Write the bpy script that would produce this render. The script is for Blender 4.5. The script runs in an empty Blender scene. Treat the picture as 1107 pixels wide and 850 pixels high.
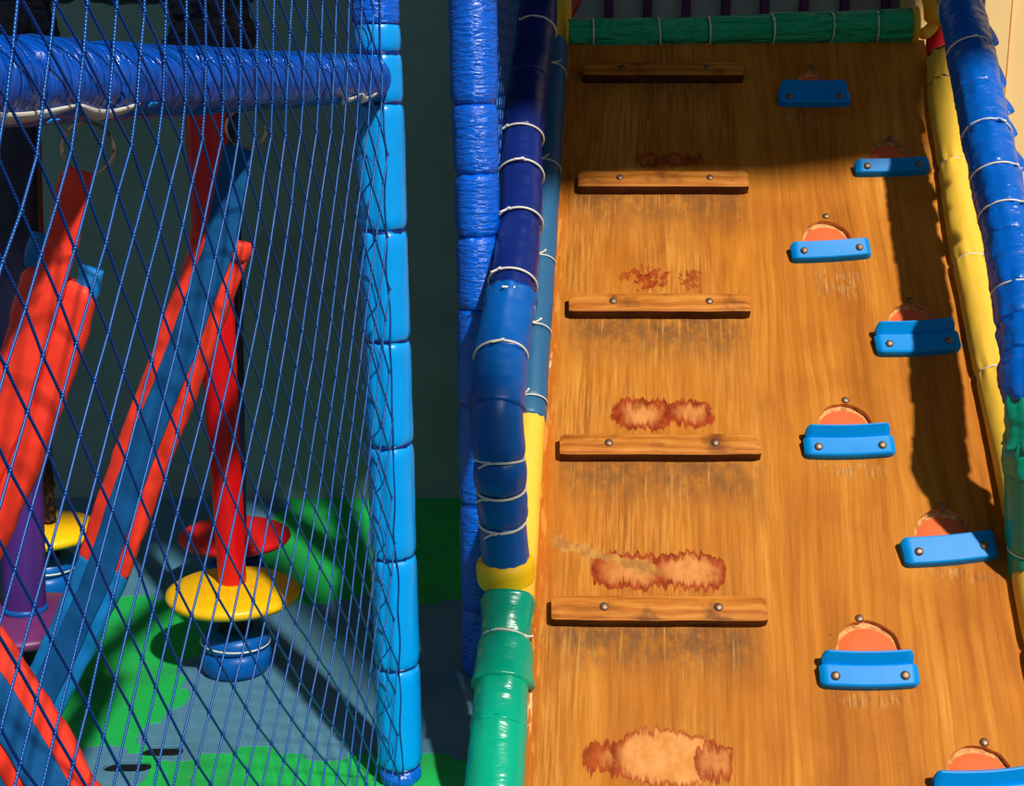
import bpy, bmesh, math, random
from mathutils import Vector, Matrix, noise
random.seed(7)
PI = math.pi
scene = bpy.context.scene
COL = scene.collection

# ------------------------------------------------------------------ camera
FPX, PITCH, CAMH = 1400.0, math.radians(13), 1.5
CP, SP = math.cos(PITCH), math.sin(PITCH)
CAM = Vector((0, 0, CAMH))
cam = bpy.data.cameras.new('camera')
cam.sensor_width = 36
cam.lens = FPX / 1107 * 36
cam.clip_start = .05
camo = bpy.data.objects.new('camera', cam)
camo.location = CAM
camo.rotation_euler = (PI / 2 - PITCH, 0, 0)
COL.objects.link(camo)
scene.camera = camo

def ray(px, py):
    x = (px - 553.5) / FPX
    y = (425 - py) / FPX
    return Vector((x, CP + y * SP, y * CP - SP))
def at(px, py, z): return CAM + ray(px, py) * z                 # at optical depth z
def at_Y(px, py, Y): d = ray(px, py); return CAM + d * (Y / d.y)    # on the vertical plane at Y
def at_h(px, py, h): d = ray(px, py); return CAM + d * ((h - CAMH) / d.z)   # at height h
def on(px, py, P, n): d = ray(px, py); return CAM + d * ((P - CAM).dot(n) / d.dot(n))

# ------------------------------------------------------------------ node helper
class NT:
    def __init__(s, name):
        s.mat = bpy.data.materials.new(name)
        s.mat.use_nodes = True
        s.t = s.mat.node_tree
        s.bsdf = next(n for n in s.t.nodes if n.type == 'BSDF_PRINCIPLED')
    def new(s, typ, **kw):
        n = s.t.nodes.new(typ)
        for k, v in kw.items(): setattr(n, k, v)
        return n
    def set(s, inp, v):
        if hasattr(v, 'is_output') or isinstance(v, bpy.types.NodeSocket): s.t.links.new(v, inp)
        elif v is not None: inp.default_value = v
    def m(s, op, a, b=None, c=None, clamp=False):
        n = s.new('ShaderNodeMath', operation=op, use_clamp=clamp)
        s.set(n.inputs[0], a)
        if b is not None: s.set(n.inputs[1], b)
        if c is not None: s.set(n.inputs[2], c)
        return n.outputs[0]
    def coords(s, kind='UV'):
        n = s.new('ShaderNodeTexCoord')
        return n.outputs[kind]
    def mapv(s, v, scale, loc=(0, 0, 0), rot=(0, 0, 0)):
        n = s.new('ShaderNodeMapping')
        s.set(n.inputs['Vector'], v)
        n.inputs['Scale'].default_value = scale
        n.inputs['Location'].default_value = loc
        n.inputs['Rotation'].default_value = rot
        return n.outputs[0]
    def noise(s, v, scale=1, detail=3, rough=.55, dist=0):
        n = s.new('ShaderNodeTexNoise')
        s.set(n.inputs['Vector'], v)
        n.inputs['Scale'].default_value = scale
        n.inputs['Detail'].default_value = detail
        n.inputs['Roughness'].default_value = rough
        n.inputs['Distortion'].default_value = dist
        return n.outputs[0]
    def ramp(s, f, stops):
        n = s.new('ShaderNodeValToRGB')
        s.set(n.inputs[0], f)
        e = n.color_ramp.elements
        while len(e) < len(stops): e.new(.5)
        for el, (p, c) in zip(e, stops):
            el.position = p
            el.color = (*c, 1) if len(c) == 3 else c
        return n.outputs[0]
    def mix(s, f, a, b, mode='MIX'):
        n = s.new('ShaderNodeMix', data_type='RGBA', blend_type=mode)
        s.set(n.inputs[0], f)
        for i, v in ((6, a), (7, b)):
            if isinstance(v, (tuple, list)): v = (*v[:3], 1)
            s.set(n.inputs[i], v)
        return n.outputs[2]
    def sep(s, v):
        n = s.new('ShaderNodeSeparateXYZ')
        s.set(n.inputs[0], v)
        return n.outputs
    def smooth(s, v, lo, hi):
        n = s.new('ShaderNodeMapRange', interpolation_type='SMOOTHSTEP')
        s.set(n.inputs[0], v)
        n.inputs[1].default_value = lo
        n.inputs[2].default_value = hi
        return n.outputs[0]
    def bump(s, h, strength=.3, dist=.01):
        n = s.new('ShaderNodeBump')
        s.set(n.inputs['Height'], h)
        n.inputs['Strength'].default_value = strength
        n.inputs['Distance'].default_value = dist
        s.t.links.new(n.outputs[0], s.bsdf.inputs['Normal'])
    def out(s, color=None, rough=None, metal=None, spec=None, coat=None):
        b = s.bsdf.inputs
        if color is not None: s.set(b['Base Color'], (*color, 1) if isinstance(color, tuple) else color)
        if rough is not None: s.set(b['Roughness'], rough)
        if metal is not None: s.set(b['Metallic'], metal)
        if spec is not None: s.set(b['Specular IOR Level'], spec)
        if coat is not None: s.set(b['Coat Weight'], coat)
        return s.mat

def lin(r, g, b):
    f = lambda c: (c / 255 / 12.92) if c <= 10 else ((c / 255 + .055) / 1.055) ** 2.4
    return (f(r), f(g), f(b))

def vinyl(name, col, rough=.33, around=6., along=6., strength=.25, dist=.006, spec=.45, dirt=.15):
    """Soft PVC cover; creases run more finely along the sleeve (along) or round it (around)."""
    n = NT(name)
    uv = n.coords('UV')
    f = n.noise(n.mapv(uv, (around, along, 1)), 1, 4, .55, .4)
    big = n.noise(n.mapv(uv, (9, 5, 1), loc=(3, 1, 0)), 1, 2)
    h = n.m('ADD', f, n.m('MULTIPLY', big, .8))
    d = n.noise(n.mapv(uv, (14, 14, 1), loc=(7, 2, 0)), 1, 5, .65)
    k = n.m('MULTIPLY', n.smooth(d, .5, .75), dirt)
    c = n.mix(k, col, tuple(x * .45 for x in col))
    n.bump(h, strength, dist)
    n.out(c, n.m('ADD', n.m('MULTIPLY', d, .14), rough - .07), 0, spec)
    return n.mat

# ------------------------------------------------------------------ object helpers
def tag(o, label=None, cat=None, group=None, kind=None):
    if label: o['label'] = label
    if cat: o['category'] = cat
    if group: o['group'] = group
    if kind: o['kind'] = kind
    return o
def thing(name, label, cat, loc, group=None):
    o = bpy.data.objects.new(name, None)
    o.empty_display_size = .05
    o.location = loc
    COL.objects.link(o)
    return tag(o, label, cat, group)
def root_of(o):
    while o.parent: o = o.parent
    return o
def mesh_obj(name, bm, mats, parent=None, smooth=True, world=True, label=None, sharp=None):
    """Link bm as one mesh. World coordinates are brought into the parent's frame."""
    me = bpy.data.meshes.new(name)
    if parent is not None and world:
        base = root_of(parent).location
        bmesh.ops.translate(bm, verts=bm.verts, vec=-base)
    bmesh.ops.recalc_face_normals(bm, faces=bm.faces)
    bm.to_mesh(me)
    bm.free()
    for m in (mats if isinstance(mats, (list, tuple)) else [mats]): me.materials.append(m)
    if smooth:
        for p in me.polygons: p.use_smooth = True
        if sharp: me.set_sharp_from_angle(angle=math.radians(sharp))
    o = bpy.data.objects.new(name, me)
    COL.objects.link(o)
    if parent is not None: o.parent = parent
    if label: o['label'] = label
    return o

# paths: dense polylines with arc length
class Path:
    def __init__(s, ctrl, n=40, closed=False):
        P = [Vector(p) for p in ctrl]
        pts = []
        if len(P) == 2:
            pts = [P[0].lerp(P[1], i / 600) for i in range(601)]
        else:
            Q = [P[0] * 2 - P[1]] + P + [P[-1] * 2 - P[-2]]
            for i in range(1, len(Q) - 2):
                for k in range(n):
                    t = k / n
                    a, b, c, d = Q[i - 1], Q[i], Q[i + 1], Q[i + 2]
                    pts.append(.5 * ((2 * b) + (c - a) * t + (2 * a - 5 * b + 4 * c - d) * t * t + (3 * b - a - 3 * c + d) * t ** 3))
            pts.append(P[-1])
        s.p = pts
        s.s = [0]
        for a, b in zip(pts, pts[1:]): s.s.append(s.s[-1] + (b - a).length)
        s.L = s.s[-1]
    def pos(s, x):
        x = min(max(x, 0), s.L)
        lo, hi = 0, len(s.s) - 1
        while hi - lo > 1:
            m = (lo + hi) // 2
            if s.s[m] <= x: lo = m
            else: hi = m
        d = s.s[hi] - s.s[lo]
        return s.p[lo].lerp(s.p[hi], (x - s.s[lo]) / d if d else 0)
    def tan(s, x):
        a, b = max(0, x - .012), min(s.L, x + .012)
        return (s.pos(b) - s.pos(a)).normalized()
    def near(s, P):
        i = min(range(len(s.p)), key=lambda k: (s.p[k] - P).length_squared)
        return s.s[i]
    def at_py(s, py):
        """arc length where the path passes the photograph's row py"""
        best = None
        for x, P in zip(s.s, s.p):
            v = P - CAM
            z = v.y * CP - v.z * SP
            y = 425 - FPX * (v.y * SP + v.z * CP) / z
            if best is None or abs(y - py) < best[0]: best = (abs(y - py), x)
        return best[1]

REF = Vector((0, -.9, .45))
def frame(T):
    N = REF - T * REF.dot(T)
    if N.length < .05: N = Vector((1, 0, 0)) - T * T.x
    N.normalize()
    return N, T.cross(N)

def sweep(bm, path, a, b, ring, step=.008, uvr=.05, cap=True, seg=None):
    """Sweep ring(x, t)->[(n, b), ...] along path from arc length a to b."""
    uvl = bm.loops.layers.uv.verify()
    n = max(2, int((b - a) / step) + 1)
    rings = []
    for i in range(n + 1):
        x = a + (b - a) * i / n
        T = path.tan(x)
        N, B = frame(T)
        c = path.pos(x)
        rings.append(([bm.verts.new(c + N * u + B * v) for u, v in ring(x, i / n)], x))
    k = len(rings[0][0])
    for (r0, x0), (r1, x1) in zip(rings, rings[1:]):
        for j in range(k):
            j2 = (j + 1) % k
            f = bm.faces.new((r0[j], r0[j2], r1[j2], r1[j]))
            uu = (j / k * 2 * PI * uvr, (j + 1) / k * 2 * PI * uvr)
            for l, (u, v) in zip(f.loops, ((uu[0], x0), (uu[1], x0), (uu[1], x1), (uu[0], x1))): l[uvl].uv = (u, v)
    if cap:
        bm.faces.new(list(reversed(rings[0][0])))
        bm.faces.new(rings[-1][0])
    return rings

def sleeve_bm(path, a, b, R, pinch=.22, w=.03, lump=.03, lumpf=9., wr=.05, seg=36, step=.006, seam=None, seed=0., flare=(0, 0), folds=11, taper=0.):
    """A stuffed cover tied at both ends: full in the middle, drawn in with folds at the ties."""
    L = b - a
    def ring(x, t):
        d0, d1 = x - a, b - x
        d = min(d0, d1)
        r = R * (1 + taper * (t - .5))
        for dd, fl in ((d0, flare[0]), (d1, flare[1])):
            if fl:
                if dd < .05: r *= 1 + fl * (1 - dd / .05) ** 1.5
            elif dd < w:
                q = 1 - dd / w
                r *= 1 - pinch + pinch * math.sqrt(max(0, 1 - q * q))
        out = []
        for j in range(seg):
            th = 2 * PI * j / seg
            ct, sn = math.cos(th), math.sin(th)
            q = 1 + lump * noise.noise((x * lumpf + seed, ct * 1.3 + seed, sn * 1.3))
            q += wr * math.exp(-d / .035) * math.sin(folds * th + seed * 5 + 3 * noise.noise((th, seed, 0))) * .5
            q += lump * .5 * noise.noise((x * lumpf * 4, ct * 2 + seed, sn * 2))
            if seam is not None:
                dt = (th - seam + PI) % (2 * PI) - PI
                q -= .16 * math.exp(-(dt / .10) ** 2)
            out.append((r * q * ct, r * q * sn))
        return out
    bm = bmesh.new()
    sweep(bm, path, a, b, ring, step, R)
    return bm

def torus_bm(bm, c, T, R, r, N=None, seg=40, rs=8, ov=1.0):
    uvl = bm.loops.layers.uv.verify()
    if N is None: N, B = frame(T)
    else: B = T.cross(N)
    rings = []
    for i in range(seg):
        th = 2 * PI * i / seg
        d = N * math.cos(th) + B * math.sin(th) * ov
        rings.append([bm.verts.new(c + d * (R + r * math.cos(2 * PI * j / rs)) + T * (r * math.sin(2 * PI * j / rs))) for j in range(rs)])
    for i in range(seg):
        for j in range(rs):
            f = bm.faces.new((rings[i][j], rings[(i + 1) % seg][j], rings[(i + 1) % seg][(j + 1) % rs], rings[i][(j + 1) % rs]))
            for l in f.loops: l[uvl].uv = (i / seg, j / rs)
def box_bm(bm, c, X, Y, Z, sx, sy, sz, bev=0.):
    M = Matrix.Translation(c) @ Matrix((X, Y, Z)).transposed().to_4x4()
    g = bmesh.ops.create_cube(bm, size=1, matrix=M @ Matrix.Diagonal((sx, sy, sz, 1)))
    if bev:
        es = list({e for v in g['verts'] for e in v.link_edges})
        bmesh.ops.bevel(bm, geom=es, offset=bev, segments=2, affect='EDGES', profile=.6)
def tie_bm(path, x, R, r=.0026, ang=0., tail=.02):
    """cable tie: band, head and cut tail"""
    bm = bmesh.new()
    T = path.tan(x)
    N, B = frame(T)
    tilt = random.uniform(-.12, .12)
    T2 = (T + N * tilt + B * random.uniform(-.08, .08)).normalized()
    N2 = (N - T2 * N.dot(T2)).normalized()
    c = path.pos(x)
    torus_bm(bm, c, T2, R, r, N2)
    B2 = T2.cross(N2)
    d = N2 * math.cos(ang) + B2 * math.sin(ang)
    e = T2.cross(d)
    box_bm(bm, c + d * (R + .002), d, e, T2, .006, .008, .007, .001)
    if tail:
        pth = Path([c + d * (R + .003), c + d * (R + .004) + e * tail * .5 + T2 * tail * .2, c + d * (R + .008) + e * tail + T2 * tail * .5])
        sweep(bm, pth, 0, pth.L, lambda x, t: [(.0012 * u, .0022 * v) for u, v in ((1, 1), (-1, 1), (-1, -1), (1, -1))], .006)
    return bm
def rnd(seg, R): return [(R * math.cos(2 * PI * j / seg), R * math.sin(2 * PI * j / seg)) for j in range(seg)]
def lathe(bm, c, prof, seg=48, ax=Vector((0, 0, 1)), sq=None):
    uvl = bm.loops.layers.uv.verify()
    N, B = frame(ax)
    rings = []
    for (r, h) in prof:
        rings.append([bm.verts.new(c + ax * h + (N * math.cos(2 * PI * j / seg) + B * math.sin(2 * PI * j / seg)) * max(r, 1e-4)) for j in range(seg)])
    for i in range(len(rings) - 1):
        for j in range(seg):
            f = bm.faces.new((rings[i][j], rings[i][(j + 1) % seg], rings[i + 1][(j + 1) % seg], rings[i + 1][j]))
            for l, (a, b) in zip(f.loops, ((j, i), (j + 1, i), (j + 1, i + 1), (j, i + 1))): l[uvl].uv = (a / seg * .4, prof[b][1])
    bm.faces.new(rings[0][::-1])
    bm.faces.new(rings[-1])

# ------------------------------------------------------------------ materials
M = {}
M['sky_blue'] = vinyl('vinyl_bright_blue', lin(0, 156, 242), .32, 8, 5, .25)
M['royal'] = vinyl('vinyl_royal_blue_crinkled', lin(0, 98, 222), .22, 26, 110, 1.0, .007, .6)
M['beam'] = vinyl('vinyl_blue_beam', lin(0, 80, 190), .2, 12, 80, 1.0, .011, .7)
M['navy'] = vinyl('vinyl_navy', lin(14, 36, 112), .3, 8, 16, .5)
M['mid_blue'] = vinyl('vinyl_mid_blue', lin(0, 90, 174), .36, 7, 9, .45, .008, .35)
M['rail_blue'] = vinyl('vinyl_rail_blue', lin(0, 94, 194), .3, 10, 22, .8, .012)
M['dim_blue'] = vinyl('vinyl_faded_blue', lin(38, 96, 138), .45, 5, 5, .15)
M['yellow'] = vinyl('vinyl_yellow', lin(244, 194, 64), .55, 16, 3, .25, .006, .2)
M['ochre'] = vinyl('vinyl_deep_yellow', lin(236, 182, 20), .42, 8, 4, .2)
M['cuff'] = vinyl('foam_yellow', lin(252, 200, 10), .55, 6, 6, .1)
M['green'] = vinyl('vinyl_green', lin(0, 166, 130), .26, 5, 16, .55, .016, .4)
M['dark_green'] = vinyl('vinyl_dark_green', lin(2, 156, 120), .32, 6, 10, .4, .01)
M['bar_green'] = vinyl('vinyl_bar_green', lin(16, 182, 120), .24, 34, 7, 1.0, .04)
M['red_tube'] = vinyl('vinyl_red', lin(214, 10, 16), .38, 12, 3, .2)
M['maroon'] = vinyl('vinyl_dark_red', lin(150, 14, 18), .4, 12, 3, .2)
M['purple'] = vinyl('vinyl_purple', lin(74, 36, 122), .4, 8, 8, .2)
M['black_vinyl'] = vinyl('vinyl_black_navy', lin(18, 20, 52), .4, 8, 8, .3)
def plastic(name, col, rough=.38, spec=.4):
    n = NT(name)
    d = n.noise(n.coords('Object'), 25, 4)
    c = n.mix(n.m('MULTIPLY', n.smooth(d, .5, .8), .25), col, tuple(x * .6 for x in col))
    n.bump(d, .05, .002)
    return n.out(c, rough, 0, spec)
M['disc_yellow'] = plastic('plastic_yellow', lin(255, 196, 12))
M['disc_red'] = plastic('plastic_red', lin(240, 32, 34))
M['disc_purple'] = plastic('plastic_plum', lin(120, 52, 112))
M['hold'] = plastic('plastic_hold_blue', lin(0, 138, 218), .4, .12)
M['pocket'] = plastic('plastic_pocket_red', lin(232, 108, 62), .5, .1)
M['black'] = plastic('black_rubber', lin(20, 20, 24), .6)
def cloth(name, col, rough=.7, weave=600, spec=.2):
    n = NT(name)
    uv = n.coords('UV')
    w = n.noise(n.mapv(uv, (weave, weave, 1)), 1, 2)
    g = n.noise(n.mapv(uv, (22, 9, 1)), 1, 4)
    h = n.m('ADD', n.m('MULTIPLY', w, .12), g)
    n.bump(h, .3, .006)
    c = n.mix(n.smooth(n.noise(n.mapv(uv, (12, 12, 1)), 1, 4), .4, .75), col, tuple(x * .78 for x in col))
    return n.out(c, rough, 0, spec)
M['red_pad'] = cloth('cloth_orange_red', lin(250, 62, 40), .5, 500, .35)
M['red_web'] = cloth('webbing_red', lin(196, 12, 22), .6)
M['blue_web'] = cloth('webbing_blue', lin(14, 88, 148), .65)
M['blue_pad'] = cloth('cloth_bright_blue', lin(18, 128, 205), .5, 500, .35)
M['navy_web'] = cloth('webbing_navy', lin(14, 46, 104), .65)
M['tie'] = NT('nylon_tie').out(lin(226, 222, 208), .45, 0, .4)
M['cord'] = NT('dark_cord').out(lin(26, 40, 96), .7, 0, .2)
def metal(name, col, rough):
    n = NT(name)
    d = n.noise(n.coords('Object'), 180, 4)
    c = n.mix(n.smooth(d, .45, .7), col, (.12, .06, .035))
    return n.out(c, n.m('ADD', n.m('MULTIPLY', d, .3), rough), 1.0)
M['bolt'] = metal('weathered_bolt', (.34, .22, .15), .42)
M['ring'] = metal('bronze_ring', (.62, .46, .3), .15)
def rope_mat():
    n = NT('net_rope')
    uv = n.sep(n.coords('UV'))
    st = n.m('SINE', n.m('ADD', n.m('MULTIPLY', uv[1], 1500), n.m('MULTIPLY', uv[0], 1000)))
    c = n.mix(n.m('MULTIPLY_ADD', st, .5, .5), lin(0, 44, 112), lin(2, 70, 156))
    n.bump(st, .35, .0006)
    n.bsdf.inputs['Specular Tint'].default_value = (.16, .56, 1, 1)
    n.bsdf.inputs['IOR'].default_value = 1.75
    n.bsdf.inputs['Coat Weight'].default_value = .3
    n.bsdf.inputs['Coat Roughness'].default_value = .3
    n.bsdf.inputs['Coat Tint'].default_value = (.2, .6, 1, 1)
    return n.out(c, .3, 0, 1.0)
M['rope'] = rope_mat()
def torn():
    n = NT('torn_foam')
    d = n.noise(n.coords('Object'), 60, 6, .7)
    n.bump(d, 1, .02)
    return n.out(n.ramp(d, [(.38, (.012, .008, .006)), (.55, (.06, .035, .02)), (.7, (.25, .14, .06))]), .9, 0, .1)
M['torn'] = torn()
def mat_foam(name, col):
    n = NT(name)
    o = n.coords('Object')
    fine = n.noise(n.mapv(o, (90, 420, 90)), 1, 2)
    g = n.noise(o, 5, 4)
    c = n.mix(n.smooth(g, .45, .75), col, tuple(x * .72 + .012 for x in col))
    c = n.mix(n.m('MULTIPLY', n.smooth(n.noise(o, 40, 5, .7), .6, .72), .25), c, (.3, .3, .28))
    n.bump(fine, .35, .002)
    return n.out(c, .65, 0, .15)
M['mat_green'] = mat_foam('foam_mat_green', lin(34, 184, 88))
M['mat_blue'] = mat_foam('foam_mat_blue', lin(84, 136, 162))

def wall_mat(name, col, sc=2.2, amt=.25):
    n = NT(name)
    o = n.coords('Object')
    g = n.noise(o, sc, 5, .6)
    c = n.mix(n.smooth(g, .35, .75), col, tuple(x * (1 - amt) for x in col))
    n.bump(n.noise(o, 90, 3), .12, .004)
    return n.out(c, .85, 0, .2)
M['wall'] = wall_mat('painted_wall_teal', lin(128, 164, 162))
M['beige'] = wall_mat('painted_wall_beige', lin(240, 198, 130), 3, .08)
M['beige_trim'] = wall_mat('painted_trim_beige', lin(244, 206, 140), 3, .08)
M['ground'] = wall_mat('concrete', lin(120, 116, 108), 3)
M['ground_dark'] = wall_mat('dark_subfloor', lin(16, 17, 20), 3)
M['slat_grey'] = wall_mat('painted_panel_grey', lin(150, 162, 160), 3)
M['slat_purple'] = wall_mat('painted_bar_purple', lin(84, 48, 92), 6)
M['shade_sheet'] = wall_mat('shade_roof_sheet', lin(90, 92, 96), 3)

# ------------------------------------------------------------------ the setting
def plane_box(name, x0, x1, y0, y1, z0, z1, m, label=None, rz=0, kind='structure'):
    bm = bmesh.new()
    box_bm(bm, Vector(((x0 + x1) / 2, (y0 + y1) / 2, (z0 + z1) / 2)), Vector((1, 0, 0)), Vector((0, 1, 0)), Vector((0, 0, 1)), x1 - x0, y1 - y0, z1 - z0)
    o = mesh_obj(name, bm, m, smooth=False)
    o['kind'] = kind
    return o
plane_box('floor', -7, 7, -6, 7, -.2, .011, M['ground_dark'])
plane_box('wall_back', -4.5, .17, 4.66, 4.8, 0, 3.2, M['wall'])
plane_box('wall_right', 1.38, 3.6, 4.62, 4.8, 0, 3.2, M['beige'])
plane_box('trim_1', 1.60, 1.688, 4.56, 4.62, 0, 3.2, M['beige_trim'])
plane_box('trim_2', 1.702, 2.5, 4.585, 4.62, 0, 3.2, M['beige_trim'])
# unseen roof added above the view, its edge shaped to cast the shade
SUN = Vector((-.34, .61, -.715)).normalized()
RH = 4.0
def shade_sheet_pt(P): t = (RH - P.z) / -SUN.z; return P - SUN * t
edge = [(-2.4, .2), (-.7, .35), (.23, .48), (.667, .62), (.86, .76), (.95, 1.20), (1.06, 1.19), (1.27, 1.19), (1.61, 1.374), (2.06, 1.374), (2.47, 1.47)]
def shade_sheet():
    bm = bmesh.new()
    pts = edge + [(2.47, 6.2), (-2.4, 6.2)]
    f = bm.faces.new([bm.verts.new((x, y, RH)) for x, y in pts])
    g = bmesh.ops.extrude_face_region(bm, geom=[f])
    bmesh.ops.translate(bm, verts=[v for v in g['geom'] if isinstance(v, bmesh.types.BMVert)], vec=(0, 0, .08))
    o = mesh_obj('shade_roof', bm, M['shade_sheet'], smooth=False)
    o['kind'] = 'structure'
shade_sheet()
def floor_shade_strip():  # unseen strip added overhead to shade the floor between the post shadows
    bm = bmesh.new()
    f = bm.faces.new([bm.verts.new((x, y, RH)) for x, y in ((1.74, -.76), (1.72, -.31), (1.025, .876), (1.05, .47))])
    g = bmesh.ops.extrude_face_region(bm, geom=[f])
    bmesh.ops.translate(bm, verts=[v for v in g['geom'] if isinstance(v, bmesh.types.BMVert)], vec=(0, 0, .05))
    o = mesh_obj('added_shade_strip', bm, M['shade_sheet'], smooth=False)
    o['kind'] = 'structure'
floor_shade_strip()

# ------------------------------------------------------------------ the climbing board
BO = at(565, 850, 2.7)
UP = ray(709, -1596).normalized()
_r = Vector((math.cos(math.radians(1.5)), -math.sin(math.radians(1.5)), 0))
BR = (_r - UP * _r.dot(UP)).normalized()
BN = BR.cross(UP)
def bw(u, v, w=0): return BO + BR * u + UP * v + BN * w
def buv(px, py, w=0):
    P = on(px, py, BO + BN * w, BN) - BO
    return P.dot(BR), P.dot(UP)
BW, V0, V1 = 1.103, -.106, 2.385

def board_mat():
    n = NT('varnished_plywood')
    co = n.coords('Object')
    x, y, z = n.sep(co)
    warp = n.noise(n.mapv(co, (2.2, .9, 1)), 1, 3)
    xw = n.m('ADD', x, n.m('MULTIPLY', warp, .10))
    cv = n.new('ShaderNodeCombineXYZ')
    n.set(cv.inputs[0], xw); n.set(cv.inputs[1], y); n.set(cv.inputs[2], z)
    v = cv.outputs[0]
    broad = n.noise(n.mapv(v, (9, .8, 1)), 1, 3)
    mid = n.noise(n.mapv(v, (46, 1.6, 1)), 1, 4, .6)
    fine = n.noise(n.mapv(v, (240, 7, 1)), 1, 3, .6)
    g = n.m('ADD', n.m('ADD', n.m('MULTIPLY', broad, .50), n.m('MULTIPLY', mid, .28)), n.m('MULTIPLY', fine, .22))
    col = n.ramp(g, [(.34, lin(136, 74, 22)), (.46, lin(178, 105, 32)), (.56, lin(198, 124, 42)), (.68, lin(218, 154, 70))])
    # cathedral figure in the veneer
    blot0 = n.noise(n.mapv(co, (4, 1.8, 1), loc=(6, 1, 0)), 1, 3)
    wv = n.new('ShaderNodeTexWave', wave_type='BANDS', bands_direction='X')
    n.set(wv.inputs['Vector'], n.mapv(v, (11, .9, 1)))
    wv.inputs['Scale'].default_value = 1.0
    wv.inputs['Distortion'].default_value = 6.5
    wv.inputs['Detail'].default_value = 2
    wv.inputs['Detail Scale'].default_value = 1.2
    col = n.mix(n.m('MULTIPLY', n.smooth(wv.outputs[1], .8, .99), n.m('MULTIPLY', n.smooth(blot0, .42, .62), .35)), col, lin(160, 84, 20))
    blot = n.noise(n.mapv(co, (3.2, 3.2, 1), loc=(1, 4, 0)), 1, 5, .6)
    col = n.mix(n.m('MULTIPLY', n.smooth(blot, .48, .72), .45), col, lin(150, 78, 24))
    col = n.mix(n.m('MULTIPLY', n.smooth(n.noise(n.mapv(co, (5, 1.6, 1), loc=(9, 2, 0)), 1, 3), .55, .75), .5), col, lin(226, 146, 44))
    streak = n.noise(n.mapv(co, (120, 5, 1)), 1, 4, .65)
    scr = n.noise(n.mapv(co, (34, 22, 1), loc=(2, 5, 0)), 1, 5, .7)
    lw = n.m('MULTIPLY', n.smooth(x, .72, .30), n.smooth(n.noise(n.mapv(co, (4, 2.2, 1), loc=(2, 8, 0)), 1, 4, .6), .40, .62))
    col = n.mix(n.m('MULTIPLY', n.m('MULTIPLY', lw, n.smooth(streak, .44, .62)), .42), col, lin(222, 158, 76))
    col = n.mix(n.m('MULTIPLY', n.m('MULTIPLY', lw, n.smooth(streak, .52, .36)), .50), col, lin(128, 78, 30))
    # shoe wear: grey scuffed band below each cleat
    for (pl, pr_, pt, pb, k) in ((630, 803, 92, 118, .45), (622, 812, 213, 258, .75), (612, 815, 350, 402, .85), (602, 828, 506, 560, .8), (592, 832, 685, 742, .9)):
        u0, v1 = buv(pl, pt); u1, v0 = buv(pr_, pb)
        v1 = (v1 + buv(pr_, pt)[1]) / 2
        mu = n.m('MULTIPLY', n.smooth(x, u0 - .03, u0 + .05), n.smooth(x, u1 + .04, u1 - .08))
        yy = n.m('ADD', y, n.m('MULTIPLY', n.m('SUBTRACT', streak, .5), .16))
        mv = n.m('MULTIPLY', n.smooth(yy, v0 - .03, v1 - .01), n.smooth(y, v1 + .05, v1 + .01))
        msk = n.m('MULTIPLY', n.m('MULTIPLY', mu, mv), n.smooth(scr, .22, .66))
        col = n.mix(n.m('MULTIPLY', msk, k), col, n.mix(n.smooth(streak, .54, .70), lin(108, 74, 44), lin(196, 140, 74)))
    # scuff below each hold
    for (px, py, hw, hh) in ((905, 305, 40, 25), (918, 508, 55, 12), (940, 756, 55, 14), (1030, 622, 50, 10), (870, 130, 40, 10)):
        u, v_ = buv(px, py)
        dx = abs(buv(px + hw, py)[0] - u); dy = abs(buv(px, py + hh)[1] - v_)
        e = n.m('ADD', n.m('POWER', n.m('DIVIDE', n.m('SUBTRACT', x, u), dx), 2), n.m('POWER', n.m('DIVIDE', n.m('SUBTRACT', y, v_), dy), 2))
        msk = n.m('MULTIPLY', n.smooth(n.m('SQRT', e), 1.1, .3), n.smooth(scr, .42, .6))
        col = n.mix(n.m('MULTIPLY', msk, .6), col, n.mix(n.smooth(streak, .42, .6), lin(120, 76, 40), lin(222, 168, 100)))
    # dark left margin with chipped varnish
    lm = n.smooth(n.m('ADD', x, n.m('MULTIPLY', n.m('SUBTRACT', scr, .5), .07)), .040, .008)
    col = n.mix(n.m('MULTIPLY', lm, .75), col, n.mix(n.smooth(n.noise(n.mapv(co, (60, 9, 1)), 1, 4), .52, .6), lin(184, 96, 20), lin(214, 140, 60)))
    chip = n.m('MULTIPLY', n.smooth(x, .014, .004), n.smooth(n.noise(n.mapv(co, (30, 9, 1), loc=(3, 3, 0)), 1, 3), .62, .66))
    col = n.mix(chip, col, lin(240, 205, 150))
    # knee-rubbed patches: varnish gone, red-brown rim and raw pale middle
    jag = n.m('SUBTRACT', n.noise(n.mapv(co, (95, 12, 1), loc=(5, 0, 0)), 1, 3, .6), .5)
    jag2 = n.m('SUBTRACT', n.noise(n.mapv(co, (30, 24, 1), loc=(1, 7, 0)), 1, 3), .5)
    spk = n.noise(n.mapv(co, (55, 40, 1), loc=(8, 3, 0)), 1, 4, .7)
    def patch(cx, cy, hw, hh, rim_lo, rim_hi, kpale, kred, wob=1.0, speck=False):
        nonlocal col
        u, v_ = buv(cx, cy)
        dx = abs(buv(cx + hw, cy)[0] - u); dy = abs(buv(cx, cy - hh)[1] - v_)
        ex = n.m('DIVIDE', n.m('SUBTRACT', n.m('ADD', x, n.m('MULTIPLY', jag2, .04 * wob)), u), dx)
        ey = n.m('DIVIDE', n.m('SUBTRACT', n.m('ADD', y, n.m('ADD', n.m('MULTIPLY', jag, .07 * wob), n.m('MULTIPLY', jag2, .035 * wob))), v_), dy)
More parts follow.
